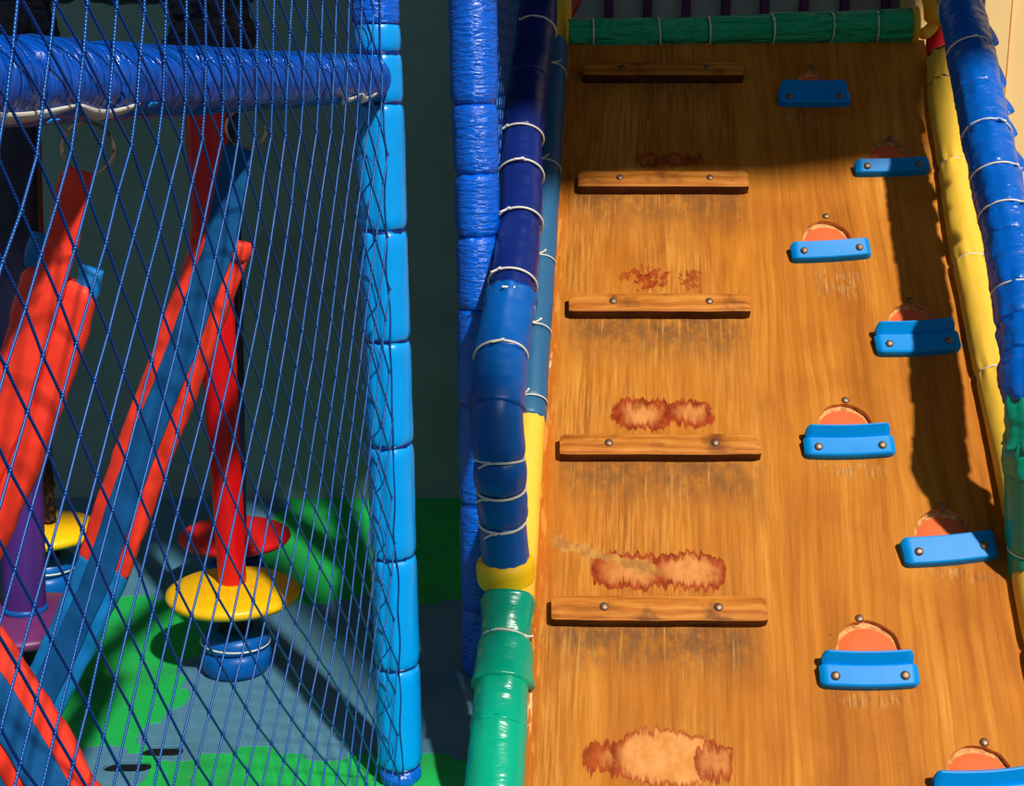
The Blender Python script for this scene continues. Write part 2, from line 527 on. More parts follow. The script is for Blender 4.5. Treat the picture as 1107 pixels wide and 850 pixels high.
        d = n.m('POWER', n.m('ADD', n.m('POWER', n.m('ABSOLUTE', ex), 2.6), n.m('POWER', n.m('ABSOLUTE', ey), 2.6)), 1 / 2.6)
        inside = n.smooth(d, 1.0, .93)
        if speck: inside = n.m('MULTIPLY', inside, n.smooth(n.m('SUBTRACT', spk, n.m('MULTIPLY', d, .16)), .36, .42))
        pale = n.smooth(n.m('ADD', d, n.m('MULTIPLY', jag2, .25)), rim_hi, rim_lo)
        tan_ = n.mix(n.smooth(scr, .35, .65), lin(206, 130, 62), lin(222, 152, 84))
        inner = n.mix(n.m('MULTIPLY', pale, kpale), n.mix(n.smooth(scr, .35, .6), lin(120, 34, 10), lin(162, 62, 24)), tan_)
        col = n.mix(n.m('MULTIPLY', inside, kred), col, inner)
    patch(700, 173, 14, 7, .3, .7, .35, .8)
    patch(731, 173, 17, 7, .3, .7, .35, .8)
    patch(752, 173, 9, 5, .1, .2, .0, .7)
    patch(702, 300, 26, 13, .1, .2, .0, .9, 1.2, True)
    patch(748, 301, 15, 9, .1, .2, .0, .75, 1.3, True)
    patch(676, 298, 9, 7, .1, .2, .0, .6, 1.3, True)
    patch(694, 448, 34, 18, .25, .8, .85, .95)
    patch(747, 447, 27, 15, .25, .8, .75, .95)
    patch(682, 617, 46, 20, .35, .85, .8, .95)
    patch(745, 618, 42, 21, .45, .88, .85, .95)
    patch(662, 820, 34, 19, .1, .6, .55, .85)
    patch(722, 819, 62, 31, .72, .98, 1, .95)
    patch(772, 824, 22, 22, .4, .9, .7, .85)
    # flaking tear above the fourth patch
    u, v_ = buv(655, 602)
    ang = n.m('ADD', n.m('SUBTRACT', y, v_), n.m('MULTIPLY', n.m('SUBTRACT', x, u), .28))
    tear = n.m('MULTIPLY', n.smooth(n.m('ABSOLUTE', n.m('ADD', ang, n.m('MULTIPLY', jag2, .06))), .016, .010), n.smooth(n.m('ABSOLUTE', n.m('SUBTRACT', x, u)), .14, .11))
    col = n.mix(tear, col, n.mix(n.smooth(scr, .35, .6), lin(196, 140, 66), lin(164, 108, 52)))
    dots = n.smooth(n.noise(n.mapv(co, (70, 60, 1), loc=(4, 4, 0)), 1, 1), .78, .82)
    col = n.mix(n.m('MULTIPLY', dots, .5), col, lin(90, 50, 20))
    hgt = n.m('ADD', n.m('MULTIPLY', mid, .5), n.m('MULTIPLY', streak, .35))
    n.bump(hgt, .22, .004)
    return n.out(col, n.m('ADD', n.m('MULTIPLY', scr, .3), .42), 0, .07)
def raw_wood():
    n = NT('raw_plywood_edge')
    d = n.noise(n.mapv(n.coords('Object'), (60, 60, 200)), 1, 4)
    return n.out(n.ramp(d, [(.35, lin(170, 104, 56)), (.6, lin(232, 168, 104))]), .8, 0, .15)
def cleat_mat():
    n = NT('worn_pine_cleat')
    info = n.new('ShaderNodeObjectInfo')
    off = n.new('ShaderNodeCombineXYZ')
    n.set(off.inputs[0], n.m('MULTIPLY', info.outputs['Random'], 9.)); n.set(off.inputs[1], n.m('MULTIPLY', info.outputs['Random'], 5.))
    va = n.new('ShaderNodeVectorMath', operation='ADD')
    n.set(va.inputs[0], n.coords('UV')); n.set(va.inputs[1], off.outputs[0])
    v = va.outputs[0]
    wp = n.noise(n.mapv(v, (4, 9, 1)), 1, 2)
    wv = n.new('ShaderNodeTexWave', wave_type='BANDS', bands_direction='Y')
    n.set(wv.inputs['Vector'], n.mapv(v, (2.5, 22, 1)))
    wv.inputs['Scale'].default_value = 1
    wv.inputs['Distortion'].default_value = 9
    wv.inputs['Detail'].default_value = 3
    wv.inputs['Detail Scale'].default_value = .8
    fine = n.noise(n.mapv(v, (14, 260, 1)), 1, 3)
    g = n.m('ADD', n.m('MULTIPLY', wv.outputs[1], .16), n.m('ADD', n.m('MULTIPLY', fine, .40), n.m('MULTIPLY', wp, .44)))
    c = n.ramp(g, [(.26, lin(134, 72, 24)), (.46, lin(186, 108, 36)), (.68, lin(214, 142, 62))])
    dk = n.noise(n.mapv(v, (7, 18, 1)), 1, 4, .6)
    c = n.mix(n.m('MULTIPLY', n.smooth(dk, .52, .68), .75), c, lin(92, 48, 22))
    n.bump(g, .25, .003)
    return n.out(c, .55, 0, .10)
M['board'] = board_mat()
M['raw'] = raw_wood()
M['cleat'] = cleat_mat()
def cleat_side():  # shade of the lower faces put into a darker brown on all sides
    n = NT('shade_dark_cleat_side')
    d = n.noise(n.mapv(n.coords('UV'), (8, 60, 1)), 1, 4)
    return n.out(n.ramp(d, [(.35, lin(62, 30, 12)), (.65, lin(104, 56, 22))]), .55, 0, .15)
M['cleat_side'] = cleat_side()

# holds: centre line left/right ends (photo), top, bottom, arch (left, right, top, base), bolt above, lip
HOLDS = [((841, 919), (86, 112), (86, 112), (863, 895, 77, 90), (877, 73), True),
         ((925, 1005), (172, 188), (168, 186), (940, 986, 150, 172), (963, 150), False),
         ((856, 941), (261, 282), (256, 277), (868, 921, 239, 262), (893, 234), False),
         ((946, 1037), (347, 384), (343, 378), (961, 1015, 328, 350), (984, 325), True),
         ((869, 967), (458, 495), (457, 491), (884, 944, 437, 462), (914, 433), True),
         ((977, 1078), (582, 612), (571, 604), (990, 1056, 551, 584), (1019, 547), False),
         ((886, 993), (702, 744), (703, 742), (904, 976, 671, 708), (929, 669), True),
         ((1009, 1121), (833, 884), (829, 876), (1024, 1096, 807, 838), (1064, 803), True)]

def build_board():
    bm = bmesh.new()
    bmesh.ops.create_cube(bm, size=1, matrix=Matrix.Translation((BW / 2, (V0 + V1) / 2, -.011)) @ Matrix.Diagonal((BW, V1 - V0, .022, 1)))
    bo = mesh_obj('climbing_board', bm, [M['board'], M['raw']], smooth=False)
    bo.matrix_world = Matrix.Translation(BO) @ Matrix((BR, UP, BN)).transposed().to_4x4()
    # cut the finger pockets
    cb = bmesh.new()
    for (xs, yl, yr, ar, bp, lip) in HOLDS:
        ua, va = buv(ar[0], ar[3]); ub, vb = buv(ar[1], ar[3])
        uc, vc = buv((ar[0] + ar[1]) / 2, ar[2])
        cu, hw = (ua + ub) / 2, (ub - ua) / 2
        vbase = (va + vb) / 2 - .01
        hh = vc - vbase
        for w0, w1 in ((-.013, .02),):
            pts = []
            for i in range(25):
                th = PI * i / 24
                k = 1 + .05 * noise.noise((cu * 40 + math.cos(th) * 2, th * 3, vc))
                pts.append((cu + hw * k * math.cos(th), vbase + hh * k * math.sin(th) ** .8))
            lo = [cb.verts.new((a, b, w0)) for a, b in pts]
            hi = [cb.verts.new((a, b, w1)) for a, b in pts]
            cb.faces.new(lo[::-1]); cb.faces.new(hi)
            for i in range(25):
                j = (i + 1) % 25
                cb.faces.new((lo[i], lo[j], hi[j], hi[i]))
    for f in cb.faces: f.material_index = 1
    cut = mesh_obj('pocket_cutter', cb, [M['board'], M['raw']], smooth=False)
    cut.matrix_world = bo.matrix_world.copy()
    md = bo.modifiers.new('cut', 'BOOLEAN')
    md.object = cut
    md.operation = 'DIFFERENCE'
    md.solver = 'EXACT'
    bpy.context.view_layer.update()
    dg = bpy.context.evaluated_depsgraph_get()
    me = bpy.data.meshes.new_from_object(bo.evaluated_get(dg))
    bo.modifiers.clear()
    bo.data = me
    me.name = 'climbing_board'
    bpy.data.objects.remove(cut)
    tag(bo, 'sloping varnished plywood climbing board with wooden cleats and blue footholds', 'climbing board')
    return bo
board = build_board()
I3 = (Vector((1, 0, 0)), Vector((0, 1, 0)), Vector((0, 0, 1)))
def dome(bm, u, v, w, r, ax=Vector((0, 0, 1)), h=.5):
    lathe(bm, Vector((u, v, w)), [(r * .0, r * h * .0 - .002), (r, -.002), (r, r * .12), (r * .85, r * h * .65), (r * .5, r * h * .95), (0, r * h)], 16, ax)

CLEATS = [(630, 66, 803, 66), (625, 184, 808, 184), (615, 316, 810, 316.5), (605, 468, 821, 468), (596, 643, 828, 644)]
TH = .033
for i, (x0, y0, x1, y1) in enumerate(CLEATS):
    a = Vector(buv(x0, y0, TH)); b = Vector(buv(x1, y1, TH))
    X = (b - a).normalized(); Yv = Vector((-X.y, X.x))
    Lc = (b - a).length
    hgt = .062
    c = (a + b) / 2 - Yv * hgt / 2
    bm = bmesh.new()
    uvl = bm.loops.layers.uv.verify()
    X3, Y3 = Vector((X.x, X.y, 0)), Vector((Yv.x, Yv.y, 0))
    # worn slat: swept with slight waviness and rounded edges
    n = 40
    rings = []
    for k in range(n + 1):
        t = k / n
        e = min(t, 1 - t) * Lc
        sh = .004 * max(0, 1 - e / .006)
        wb = .0016 * noise.noise((t * 6, i * 3.1, 0))
        wt = .0016 * noise.noise((t * 6, i * 3.1, 5))
        hh = hgt / 2
        prof = [(-hh + wb, 0), (-hh + wb, TH - .006), (-hh + wb + .0015, TH - .002), (-hh + wb + .006, TH), (0, TH + .0006), (hh + wt - .006, TH), (hh + wt - .0015, TH - .002), (hh + wt, TH - .006), (hh + wt, 0)]
        rings.append([bm.verts.new(Vector((c.x, c.y, 0)) + X3 * ((t - .5) * Lc) + Y3 * (py - math.copysign(sh, py)) + Vector((0, 0, max(-.0005, pz - (sh if pz > .01 else 0))))) for py, pz in prof])
    for k in range(n):
        for j in range(len(rings[0]) - 1):
            f = bm.faces.new((rings[k][j], rings[k][j + 1], rings[k + 1][j + 1], rings[k + 1][j]))
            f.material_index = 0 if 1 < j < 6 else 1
            for l, (kk, jj) in zip(f.loops, ((k, j), (k, j + 1), (k + 1, j + 1), (k + 1, j))): l[uvl].uv = (kk / n * Lc, jj * .012 + i * .37)
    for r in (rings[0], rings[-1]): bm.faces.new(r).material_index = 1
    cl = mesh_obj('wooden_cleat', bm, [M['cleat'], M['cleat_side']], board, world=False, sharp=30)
    for f in (.245, .775):
        bb = bmesh.new()
        p = Vector((c.x, c.y, TH)) + X3 * ((f - .5) * Lc) + Y3 * (.002)
        dome(bb, p.x, p.y, p.z, .0105)
        mesh_obj('bolt', bb, M['bolt'], cl, world=False)

for i, (xs, yl, yr, ar, bp, lip) in enumerate(HOLDS):
    W = .022
    a = Vector(buv(xs[0], (yl[0] + yl[1]) / 2, W)); b = Vector(buv(xs[1], (yr[0] + yr[1]) / 2, W))
    X = (b - a).normalized(); Yv = Vector((-X.y, X.x))
    hw = (b - a).length / 2
    c = (a + b) / 2
    wt = .048 if lip else .035
    vt = (buv(xs[0], yl[0], wt)[1] + buv(xs[1], yr[0], wt)[1]) / 2
    vb_ = (buv(xs[0], yl[1], .014)[1] + buv(xs[1], yr[1], .014)[1]) / 2
    H = (vt - vb_) / 2
    c.y = (vt + vb_) / 2
    X3, Y3 = Vector((X.x, X.y, 0)), Vector((Yv.x, Yv.y, 0))
    if lip:
        prof = [(-1, 0), (-1.02, .010), (-.96, .019), (-.86, .022), (.10, .0275), (.22, .0285), (.27, .0275), (.30, .0235), (.34, .0225), (.40, .025), (.80, .047), (.84, .0485), (.92, .049), (1, .045), (1.0, .0)]
    else:
        prof = [(-1, 0), (-1.0, .012), (-.95, .020), (-.86, .0225), (.74, .034), (.86, .0352), (.95, .0335), (1.0, .028), (1.0, 0)]
    bm = bmesh.new()
    uvl = bm.loops.layers.uv.verify()
    n = 36
    rings = []
    for k in range(n + 1):
        t = -1 + 2 * k / n
        t = math.copysign(1 - (1 - abs(t)) ** 1.5, t) if False else t
        ed = max(0, (abs(t) - .86) / .14)
        sc = math.sqrt(max(.0, 1 - .55 * ed * ed))
        ring = []
        for (py, pz) in prof:
            narrow = .93 if (lip and py > .28) else 1.0
            yy = py * H * (1 - .20 * ed ** 3) + .07 * H * 2 * (t * t - .33)
            ring.append(bm.verts.new(Vector((c.x, c.y, 0)) + X3 * (t * hw * narrow) + Y3 * yy + Vector((0, 0, max(-.001, pz * sc) if pz > 0 else -.001))))
        rings.append(ring)
    for k in range(n):
        for j in range(len(prof) - 1):
            bm.faces.new((rings[k][j], rings[k][j + 1], rings[k + 1][j + 1], rings[k + 1][j]))
    bm.faces.new(rings[0]); bm.faces.new(rings[-1])
    ho = mesh_obj('foothold', bm, M['hold'], board, world=False, sharp=28)
    for sgn in (-1, 1):
        bb = bmesh.new()
        yb = -.42 if lip else -.15
        p = Vector((c.x, c.y, 0)) + X3 * (sgn * .70 * hw) + Y3 * (yb * H + .07 * H * 2 * (.49 - .33)) + Vector((0, 0, .0255 if lip else .0285))
        dome(bb, p.x, p.y, p.z, .0100, Vector((0, -.18, 1)).normalized())
        mesh_obj('bolt', bb, M['bolt'], ho, world=False)
    # red pocket insert and the bolt above it
    ua, va = buv(ar[0], ar[3]); ub, vb = buv(ar[1], ar[3]); uc, vc = buv((ar[0] + ar[1]) / 2, ar[2])
    cu, hw2 = (ua + ub) / 2, (ub - ua) / 2 * .92
    vbase = (va + vb) / 2 - .009
    hh = (vc - vbase) * .84
    bm = bmesh.new()
    grid = []
    for q in range(6):
        rr = (1 - (q / 5) * .999)
        row = []
        for k in range(25):
            th = PI * k / 24
            row.append(bm.verts.new((cu + hw2 * rr * math.cos(th), vbase + hh * rr * math.sin(th) ** .8, -.0127 + .0075 * (1 - rr ** 4))))
        grid.append(row)
    for q in range(5):
        for k in range(24): bm.faces.new((grid[q][k], grid[q][k + 1], grid[q + 1][k + 1], grid[q + 1][k]))
    bmesh.ops.remove_doubles(bm, verts=bm.verts, dist=1e-5)
    mesh_obj('pocket_insert', bm, M['pocket'], ho, world=False, label='orange-red pocket behind the blue foothold')
    bb = bmesh.new()
    u, v = buv(*bp)
    dome(bb, u, v, .001, .0095)
    mesh_obj('bolt', bb, M['bolt'], ho, world=False)

# ------------------------------------------------------------------ padded tubes: helper that builds a whole tube out of tied sleeves
def padded(parent, path, cuts, R, mats, names=None, ties=None, tr=.0026, tang=0., tail=.02, **kw):
    """cuts: arc lengths of the ties; one sleeve between each two; mats per sleeve."""
    cuts = sorted(cuts)
    for k, (a, b) in enumerate(zip(cuts, cuts[1:])):
        m = mats[k] if isinstance(mats, list) else mats
        Rk = R[k] if isinstance(R, list) else R
        mesh_obj((names[k] if isinstance(names, list) else names) or 'foam_sleeve', sleeve_bm(path, a, b, Rk, seed=random.uniform(0, 50), **kw), m, parent)
    if ties:
        for x, rr in ties:
            mesh_obj('cable_tie', tie_bm(path, x, rr, tr, tang + random.uniform(-.5, .5), tail), M['tie'], parent)

# edge padding on the left of the board: faded blue, then yellow, then green at the foot
def edge_left():
    P = lambda v, u, w: bw(u, v, w)
    pth = Path([P(v, -.037, .016) for v in (-.08, .3, .6, .9, 1.2, 1.5, 1.8, 2.1, 2.3)])
    t = thing('edge_padding', 'faded blue edge padding with yellow and green lower sleeves along left side of board', 'padding', bw(-.037, -.08, .016))
    xg = pth.at_py(648)
    xy = pth.at_py(456)
    mesh_obj('foam_core', sleeve_bm(pth, xg - .06, xy + .012, .040, pinch=.02, lump=.03, seed=3), M['yellow'], t, label='yellow sleeve')
    cuts = [xy] + [pth.at_py(y) for y in (436, 363, 286, 183, 80)] + [pth.L]
    padded(t, pth, cuts, .043, M['dim_blue'], names='blue_sleeve', ties=[(c, .0435) for c in cuts[1:-1]], tr=.002, pinch=.08, w=.02, lump=.05, lumpf=6, wr=.03)
    # the green sleeve is a much thicker cover whose mouth opens upward
    g = Path([bw(-.056, v, .028) for v in (-.075, .1, .3, .45, .6)])
    x1 = g.at_py(650); x2 = g.at_py(693); x3 = g.at_py(742); x4 = g.at_py(788)
    mesh_obj('green_sleeve', sleeve_bm(g, x2, x1, .057, pinch=.16, w=.05, lump=.06, wr=.10, flare=(0, .14), seed=11, folds=5), M['green'], t, label='green sleeve')
    mesh_obj('green_sleeve', sleeve_bm(g, x3, x2, .062, pinch=.10, w=.04, lump=.05, wr=.06, flare=(.10, 0), seed=12, folds=7), M['green'], t, label='green sleeve')
    mesh_obj('green_sleeve', sleeve_bm(g, x4, x3 + .012, .058, pinch=.04, w=.02, lump=.05, wr=.05, flare=(.06, 0), seed=15, folds=7), M['green'], t, label='green sleeve')
    mesh_obj('green_sleeve', sleeve_bm(g, 0, x4 + .012, .061, pinch=.04, w=.02, lump=.04, wr=.04, seed=13), M['green'], t, label='green sleeve')
    mesh_obj('cable_tie', tie_bm(g, x2, .0525, .003, .9, .02), M['tie'], t)
    return pth
edge_left()

def edge_right():
    """yellow edge padding on the right of the board"""
    pxs = [(1003, 56), (1005, 110), (1013, 160), (1018, 200), (1027, 260), (1041, 330), (1053, 390), (1064, 440), (1080, 520), (1089, 575), (1099, 640), (1122, 760), (1140, 850)]
    c = []
    for px, py in pxs:
        u, v = buv(px, py, .03)
        c.append(bw(u + .047, v, .018))
    pth = Path(c)
    t = thing('edge_padding', 'long yellow edge padding down the right side of the board', 'padding', c[-1])
    cuts = [0] + [pth.at_py(y) for y in (63, 92, 181, 285, 405, 560, 700)] + [pth.L]
    padded(t, pth, cuts, .046, M['yellow'], names='yellow_sleeve', ties=None, pinch=.15, w=.035, lump=.04, lumpf=5, wr=.14, folds=9)
    for y in (63, 92): mesh_obj('cord_tie', tie_bm(pth, pth.at_py(y), .041, .002, .3, 0), M['cord'], t)
    for y in (181, 285, 405, 560): mesh_obj('cable_tie', tie_bm(pth, pth.at_py(y), .0405, .0022, -.6, 0), M['tie'], t)
edge_right()

def zline(E, z0, py):
    """depth of the rail line (parallel to the board) at row py"""
    yE = (425 - E[1]) / FPX * z0
    D = Vector((156, 2021, 1400)).normalized()
    k = (425 - py) / FPX
    s = (k * z0 - yE) / (D.y - k * D.z)
    return z0 + D.z * s
def handrail_left():
    z0 = 2.85
    E = (537, 440)
    pts = [(584, -70), (580, 20), (574, 60), (569, 100), (563.5, 150), (563, 210), (560, 265), (555.5, 300), (548, 345), (542, 380), (540, 415), (537, 440)]
    c = [at(px, py, zline(E, z0, py)) for px, py in pts]
    Y = c[-1].y
    c += [at_Y(538, 470, Y - .022), at_Y(541, 510, Y - .028), at_Y(543, 560, Y - .012), at_Y(546, 604, Y + .0), at_Y(548, 634, Y + .012)]
    pth = Path(c)
    t = thing('handrail', 'navy and blue padded handrail left of the board, ending in a yellow cuff', 'handrail', c[-1])
    S = pth.at_py
    nav = [0] + [S(y) for y in (34, 88, 150, 190, 243, 307, 327)]
    nt = [(S(y), .0575) for y in (34, 150, 190, 243, 307)]
    padded(t, pth, nav, [.0565, .0575, .0570, .054, .053, .053, .053], M['navy'], names='navy_sleeve', ties=nt, tr=.0028, pinch=.05, w=.02, lump=.06, wr=.06, tang=.4)
    blu = [S(322), S(386), S(434)]
    mesh_obj('blue_sleeve', sleeve_bm(pth, S(386), S(322), .0600, pinch=.05, w=.02, lump=.07, wr=.10, flare=(0, .06), seed=4) if S(386) < S(322) else sleeve_bm(pth, S(322), S(388), .0600, pinch=.05, w=.02, lump=.07, wr=.10, flare=(.08, 0), seed=4), M['mid_blue'], t)
    mesh_obj('blue_sleeve', sleeve_bm(pth, S(388), S(442), .0595, pinch=.05, w=.02, lump=.05, wr=.04, flare=(0, .06), seed=5), M['mid_blue'], t)
    mesh_obj('blue_sleeve', sleeve_bm(pth, S(434), S(496), .0585, pinch=.10, w=.03, lump=.05, wr=.06, seed=6), M['mid_blue'], t)
    mesh_obj('blue_sleeve', sleeve_bm(pth, S(496), S(528), .0590, pinch=.16, w=.03, lump=.05, wr=.08, seed=8), M['mid_blue'], t)
    mesh_obj('blue_sleeve', sleeve_bm(pth, S(528), S(564), .0560, pinch=.14, w=.03, lump=.05, wr=.10, seed=9), M['mid_blue'], t)
    mesh_obj('blue_sleeve', sleeve_bm(pth, S(564), S(608), .0535, pinch=.10, w=.03, lump=.05, wr=.08, seed=10), M['mid_blue'], t)
    mesh_obj('foam_cuff', sleeve_bm(pth, S(601), S(633), .0660, pinch=.35, w=.026, lump=.02, wr=.0, seed=2), M['cuff'], t, label='yellow foam cuff')
    for y, rr in ((330, .0585), (386, .0605), (496, .0545), (528, .0545), (564, .052)):
        mesh_obj('cable_tie', tie_bm(pth, S(y), rr, .003, random.uniform(-1, 1), .025), M['tie'], t)
handrail_left()
def handrail_right():
    z0 = 2.86
    E = (1104, 430)
    pts = [(1027, -70), (1038, 0), (1047, 50), (1058, 100), (1067, 150), (1080, 210), (1091, 260), (1100, 310), (1108, 360), (1112, 400), (1114, 430)]
    c = [at(px, py, zline(E, z0, py)) for px, py in pts]
    Y = c[-1].y
    c += [at_Y(1117, 470, Y - .02), at_Y(1118, 510, Y - .022), at_Y(1118, 560, Y - .012), at_Y(1119, 610, Y), at_Y(1119, 650, Y + .01)]
    pth = Path(c)
    t = thing('handrail', 'blue padded handrail on the right of the board, its bent end green', 'handrail', c[-1])
    S = pth.at_py
    cuts = [0] + [S(y) for y in (6, 57, 104, 149, 192, 235, 262, 318, 352, 388)]
    padded(t, pth, cuts, [.060, .060, .061, .061, .061, .061, .060, .061, .062, .060], M['rail_blue'], names='blue_sleeve', ties=[(S(y), .0605) for y in (6, 57, 149, 192, 235, 318)], tr=.0026, tang=-.3, pinch=.05, w=.02, lump=.09, lumpf=13, wr=.10)
    mesh_obj('blue_sleeve', sleeve_bm(pth, S(388), S(436), .063, pinch=.16, w=.03, lump=.12, lumpf=16, wr=.14, seed=21), M['rail_blue'], t)
    # loose flaps of the blue cover along its right side
    for y0, y1, f in ((22, 52, .020), (60, 98, .014), (102, 124, .020), (126, 150, .016), (158, 188, .022)):
        bm = bmesh.new()
        def ring(x, tt, f=f):
            w = f * math.sin(PI * min(1, tt * .6)) * (1 if tt < .85 else max(.1, (1 - tt) / .15))
            return [(.006, -.050), (.004 + .006 * tt, -.062 - w), (.0015 + .006 * tt, -.062 - w), (.002, -.050)]
        sweep(bm, pth, S(y0), S(y1), ring, .008)
        mesh_obj('loose_flap', bm, M['rail_blue'], t)
    mesh_obj('green_sleeve', sleeve_bm(pth, S(430), S(482), .058, pinch=.12, w=.04, lump=.14, lumpf=14, wr=.2, seed=31, flare=(0, .2), folds=7), M['dark_green'], t, label='green sleeve')
    mesh_obj('green_sleeve', sleeve_bm(pth, S(474), S(514), .066, pinch=.18, w=.03, lump=.12, lumpf=14, wr=.16, seed=33, folds=7), M['dark_green'], t, label='green sleeve')
    mesh_obj('green_sleeve', sleeve_bm(pth, S(508), S(592), .063, pinch=.12, w=.03, lump=.04, wr=.06, seed=35), M['dark_green'], t, label='green sleeve')
    mesh_obj('green_sleeve', sleeve_bm(pth, S(592), S(636), .060, pinch=.10, w=.03, lump=.04, wr=.06, seed=37), M['dark_green'], t, label='green sleeve')
    mesh_obj('foam_cuff', sleeve_bm(pth, S(633), S(646), .060, pinch=.3, w=.02, lump=.02, wr=0, seed=2), M['cuff'], t, label='yellow foam cuff')
    for y, rr in ((592, .0575), (480, .060)):
        mesh_obj('cable_tie', tie_bm(pth, S(y), rr, .0024, .3, .02), M['tie'], t)
handrail_right()

# green bar across the top of the board with its yellow cuffs, and the corner posts
def top_bar():
    A = at_Y(612, 37, bw(0, 2.36, 0).y); B = at_Y(990, 28, bw(1.1, 2.40, 0).y)
    pth = Path([A, A.lerp(B, .33) + Vector((0, 0, -.004)), A.lerp(B, .66), B])
    t = thing('padded_bar', 'green padded bar laid across the top edge of the board', 'bar', A.lerp(B, .5))
    def X(px): return (px - 612) / (990 - 612) * pth.L
    cuts = [X(x) for x in (614, 641, 713, 766, 834, 898, 948, 986)]
    padded(t, pth, cuts, [.044, .047, .045, .047, .049, .049, .050], M['bar_green'], names='green_sleeve', ties=[(c, .0475) for c in cuts[1:-1]], tr=.0028, tail=0, pinch=.08, w=.02, lump=.07, lumpf=8, wr=.16, folds=13)
    mesh_obj('foam_cuff', sleeve_bm(pth, X(603), X(616), .047, pinch=.3, w=.012, lump=.01, wr=0), M['ochre'], t, label='yellow foam cuff')
    mesh_obj('foam_cuff', sleeve_bm(pth, X(983), X(994), .060, pinch=.3, w=.012, lump=.01, wr=0), M['ochre'], t, label='yellow foam cuff')
    YL = A.y + .07
    l0 = at_Y(609, 60, YL); l0.z = 0
    t = thing('corner_post', 'yellow corner post with dark red sleeve at the top left of the board', 'post', l0)
    f0 = at_Y(608, 46, YL)
    p = Path([Vector((f0.x + .01, YL, .0)), at_Y(609.5, -70, YL)])
    mesh_obj('yellow_sleeve', sleeve_bm(p, 0, p.L, .026, pinch=.1, lump=.03), M['ochre'], t)
    q = Path([at_Y(600, 92, YL + .02), at_Y(604, 28, YL + .02), at_Y(612, 12, YL + .05), at_Y(622, -8, YL + .09)])
    mesh_obj('red_sleeve', sleeve_bm(q, 0, q.L, .030, pinch=.1, lump=.08), M['maroon'], t, label='dark red sleeve')
    YR = B.y + .02
    r0 = at_Y(1012, 60, YR + .03); r0.z = 0
    t = thing('corner_post', 'yellow bent post with red collar at the top right of the board', 'post', r0)
    p = Path([at_Y(996, 37, YR - .01), at_Y(1003, 34, YR), at_Y(1010, 24, YR), at_Y(1010, 6, YR), at_Y(1005, -20, YR), at_Y(1003, -70, YR)])
    mesh_obj('yellow_sleeve', sleeve_bm(p, 0, p.at_py(24), .019, pinch=.2, w=.02, lump=.03), M['yellow'], t)
    mesh_obj('yellow_sleeve', sleeve_bm(p, p.at_py(26), p.L, .033, pinch=.2, w=.03, lump=.05), M['ochre'], t)
    cp = at_Y(1014, 62, YR + .05)
    q = Path([Vector((cp.x - .05, YR + .05, 0)), Vector((cp.x - .02, YR + .05, cp.z * .6)), cp, at_Y(1012, 26, YR + .06)])
    mesh_obj('red_collar', sleeve_bm(q, 0, q.L, .040, pinch=.2, lump=.04), M['red_tube'], t, label='red collar')
top_bar()

# barred panel behind the top of the board
def barred():
    Y = 4.85
    z = 4.75
    xs = [659, 701, 743, 786, 828, 871, 915, 960, 1003]
    g0 = at_Y(610, 60, Y); g1 = at_Y(1030, 60, Y)
    t = thing('barred_panel', 'grey panel with upright purple bars behind the top of the board', 'panel', Vector(((g0.x + g1.x) / 2, Y, 0)))
    bm = bmesh.new()
    box_bm(bm, Vector(((.12 + 1.62) / 2, Y + .05, 1.1)), *I3, 1.5, .02, 2.2)
    mesh_obj('backing', bm, M['slat_grey'], t, smooth=False)
    for x in xs:
        p = at_Y(x, 0, Y)
        bm = bmesh.new()
        box_bm(bm, Vector((p.x, Y + .022, 1.1)), *I3, .030, .036, 2.2, .004)
        mesh_obj('bar', bm, M['slat_purple'], t, smooth=False)
barred()

# ------------------------------------------------------------------ blue padded posts either side of the gap
def post_bright():
    Yp = 2.6
    base = at_Y(434, 868, Yp); base.z = .022
    top = at_Y(403.5, -85, Yp)
    pth = Path([base, top])
    t = thing('padded_post', 'bright blue padded post at the edge of the net', 'post', base)
    S = pth.at_py
    ys = [826, 718, 601, 479, 368, 248, 113, 57]
    cuts = [S(y) for y in ys]
    padded(t, pth, cuts, .0485, M['sky_blue'], names='blue_sleeve', pinch=.16, w=.028, lump=.035, lumpf=5, wr=.06, seam=-.30, folds=8)
    mesh_obj('blue_sleeve', sleeve_bm(pth, S(57), S(24), .0465, pinch=.16, w=.028, lump=.03, wr=.06), M['sky_blue'], t)
    mesh_obj('crinkled_sleeve', sleeve_bm(pth, S(27), pth.L, .0455, pinch=.02, w=.02, lump=.05, wr=.04), M['royal'], t, label='darker crinkled sleeve')
    mesh_obj('foot_sleeve', sleeve_bm(pth, 0, S(826), .0480, pinch=.2, w=.04, lump=.1, lumpf=20, wr=.1), M['royal'], t, label='darker crinkled foot sleeve')
    for c in cuts:
        mesh_obj('tie_cord', tie_bm(pth, c, .0408, .0042, random.uniform(-1, 1), 0), M['navy'], t)
post_bright()
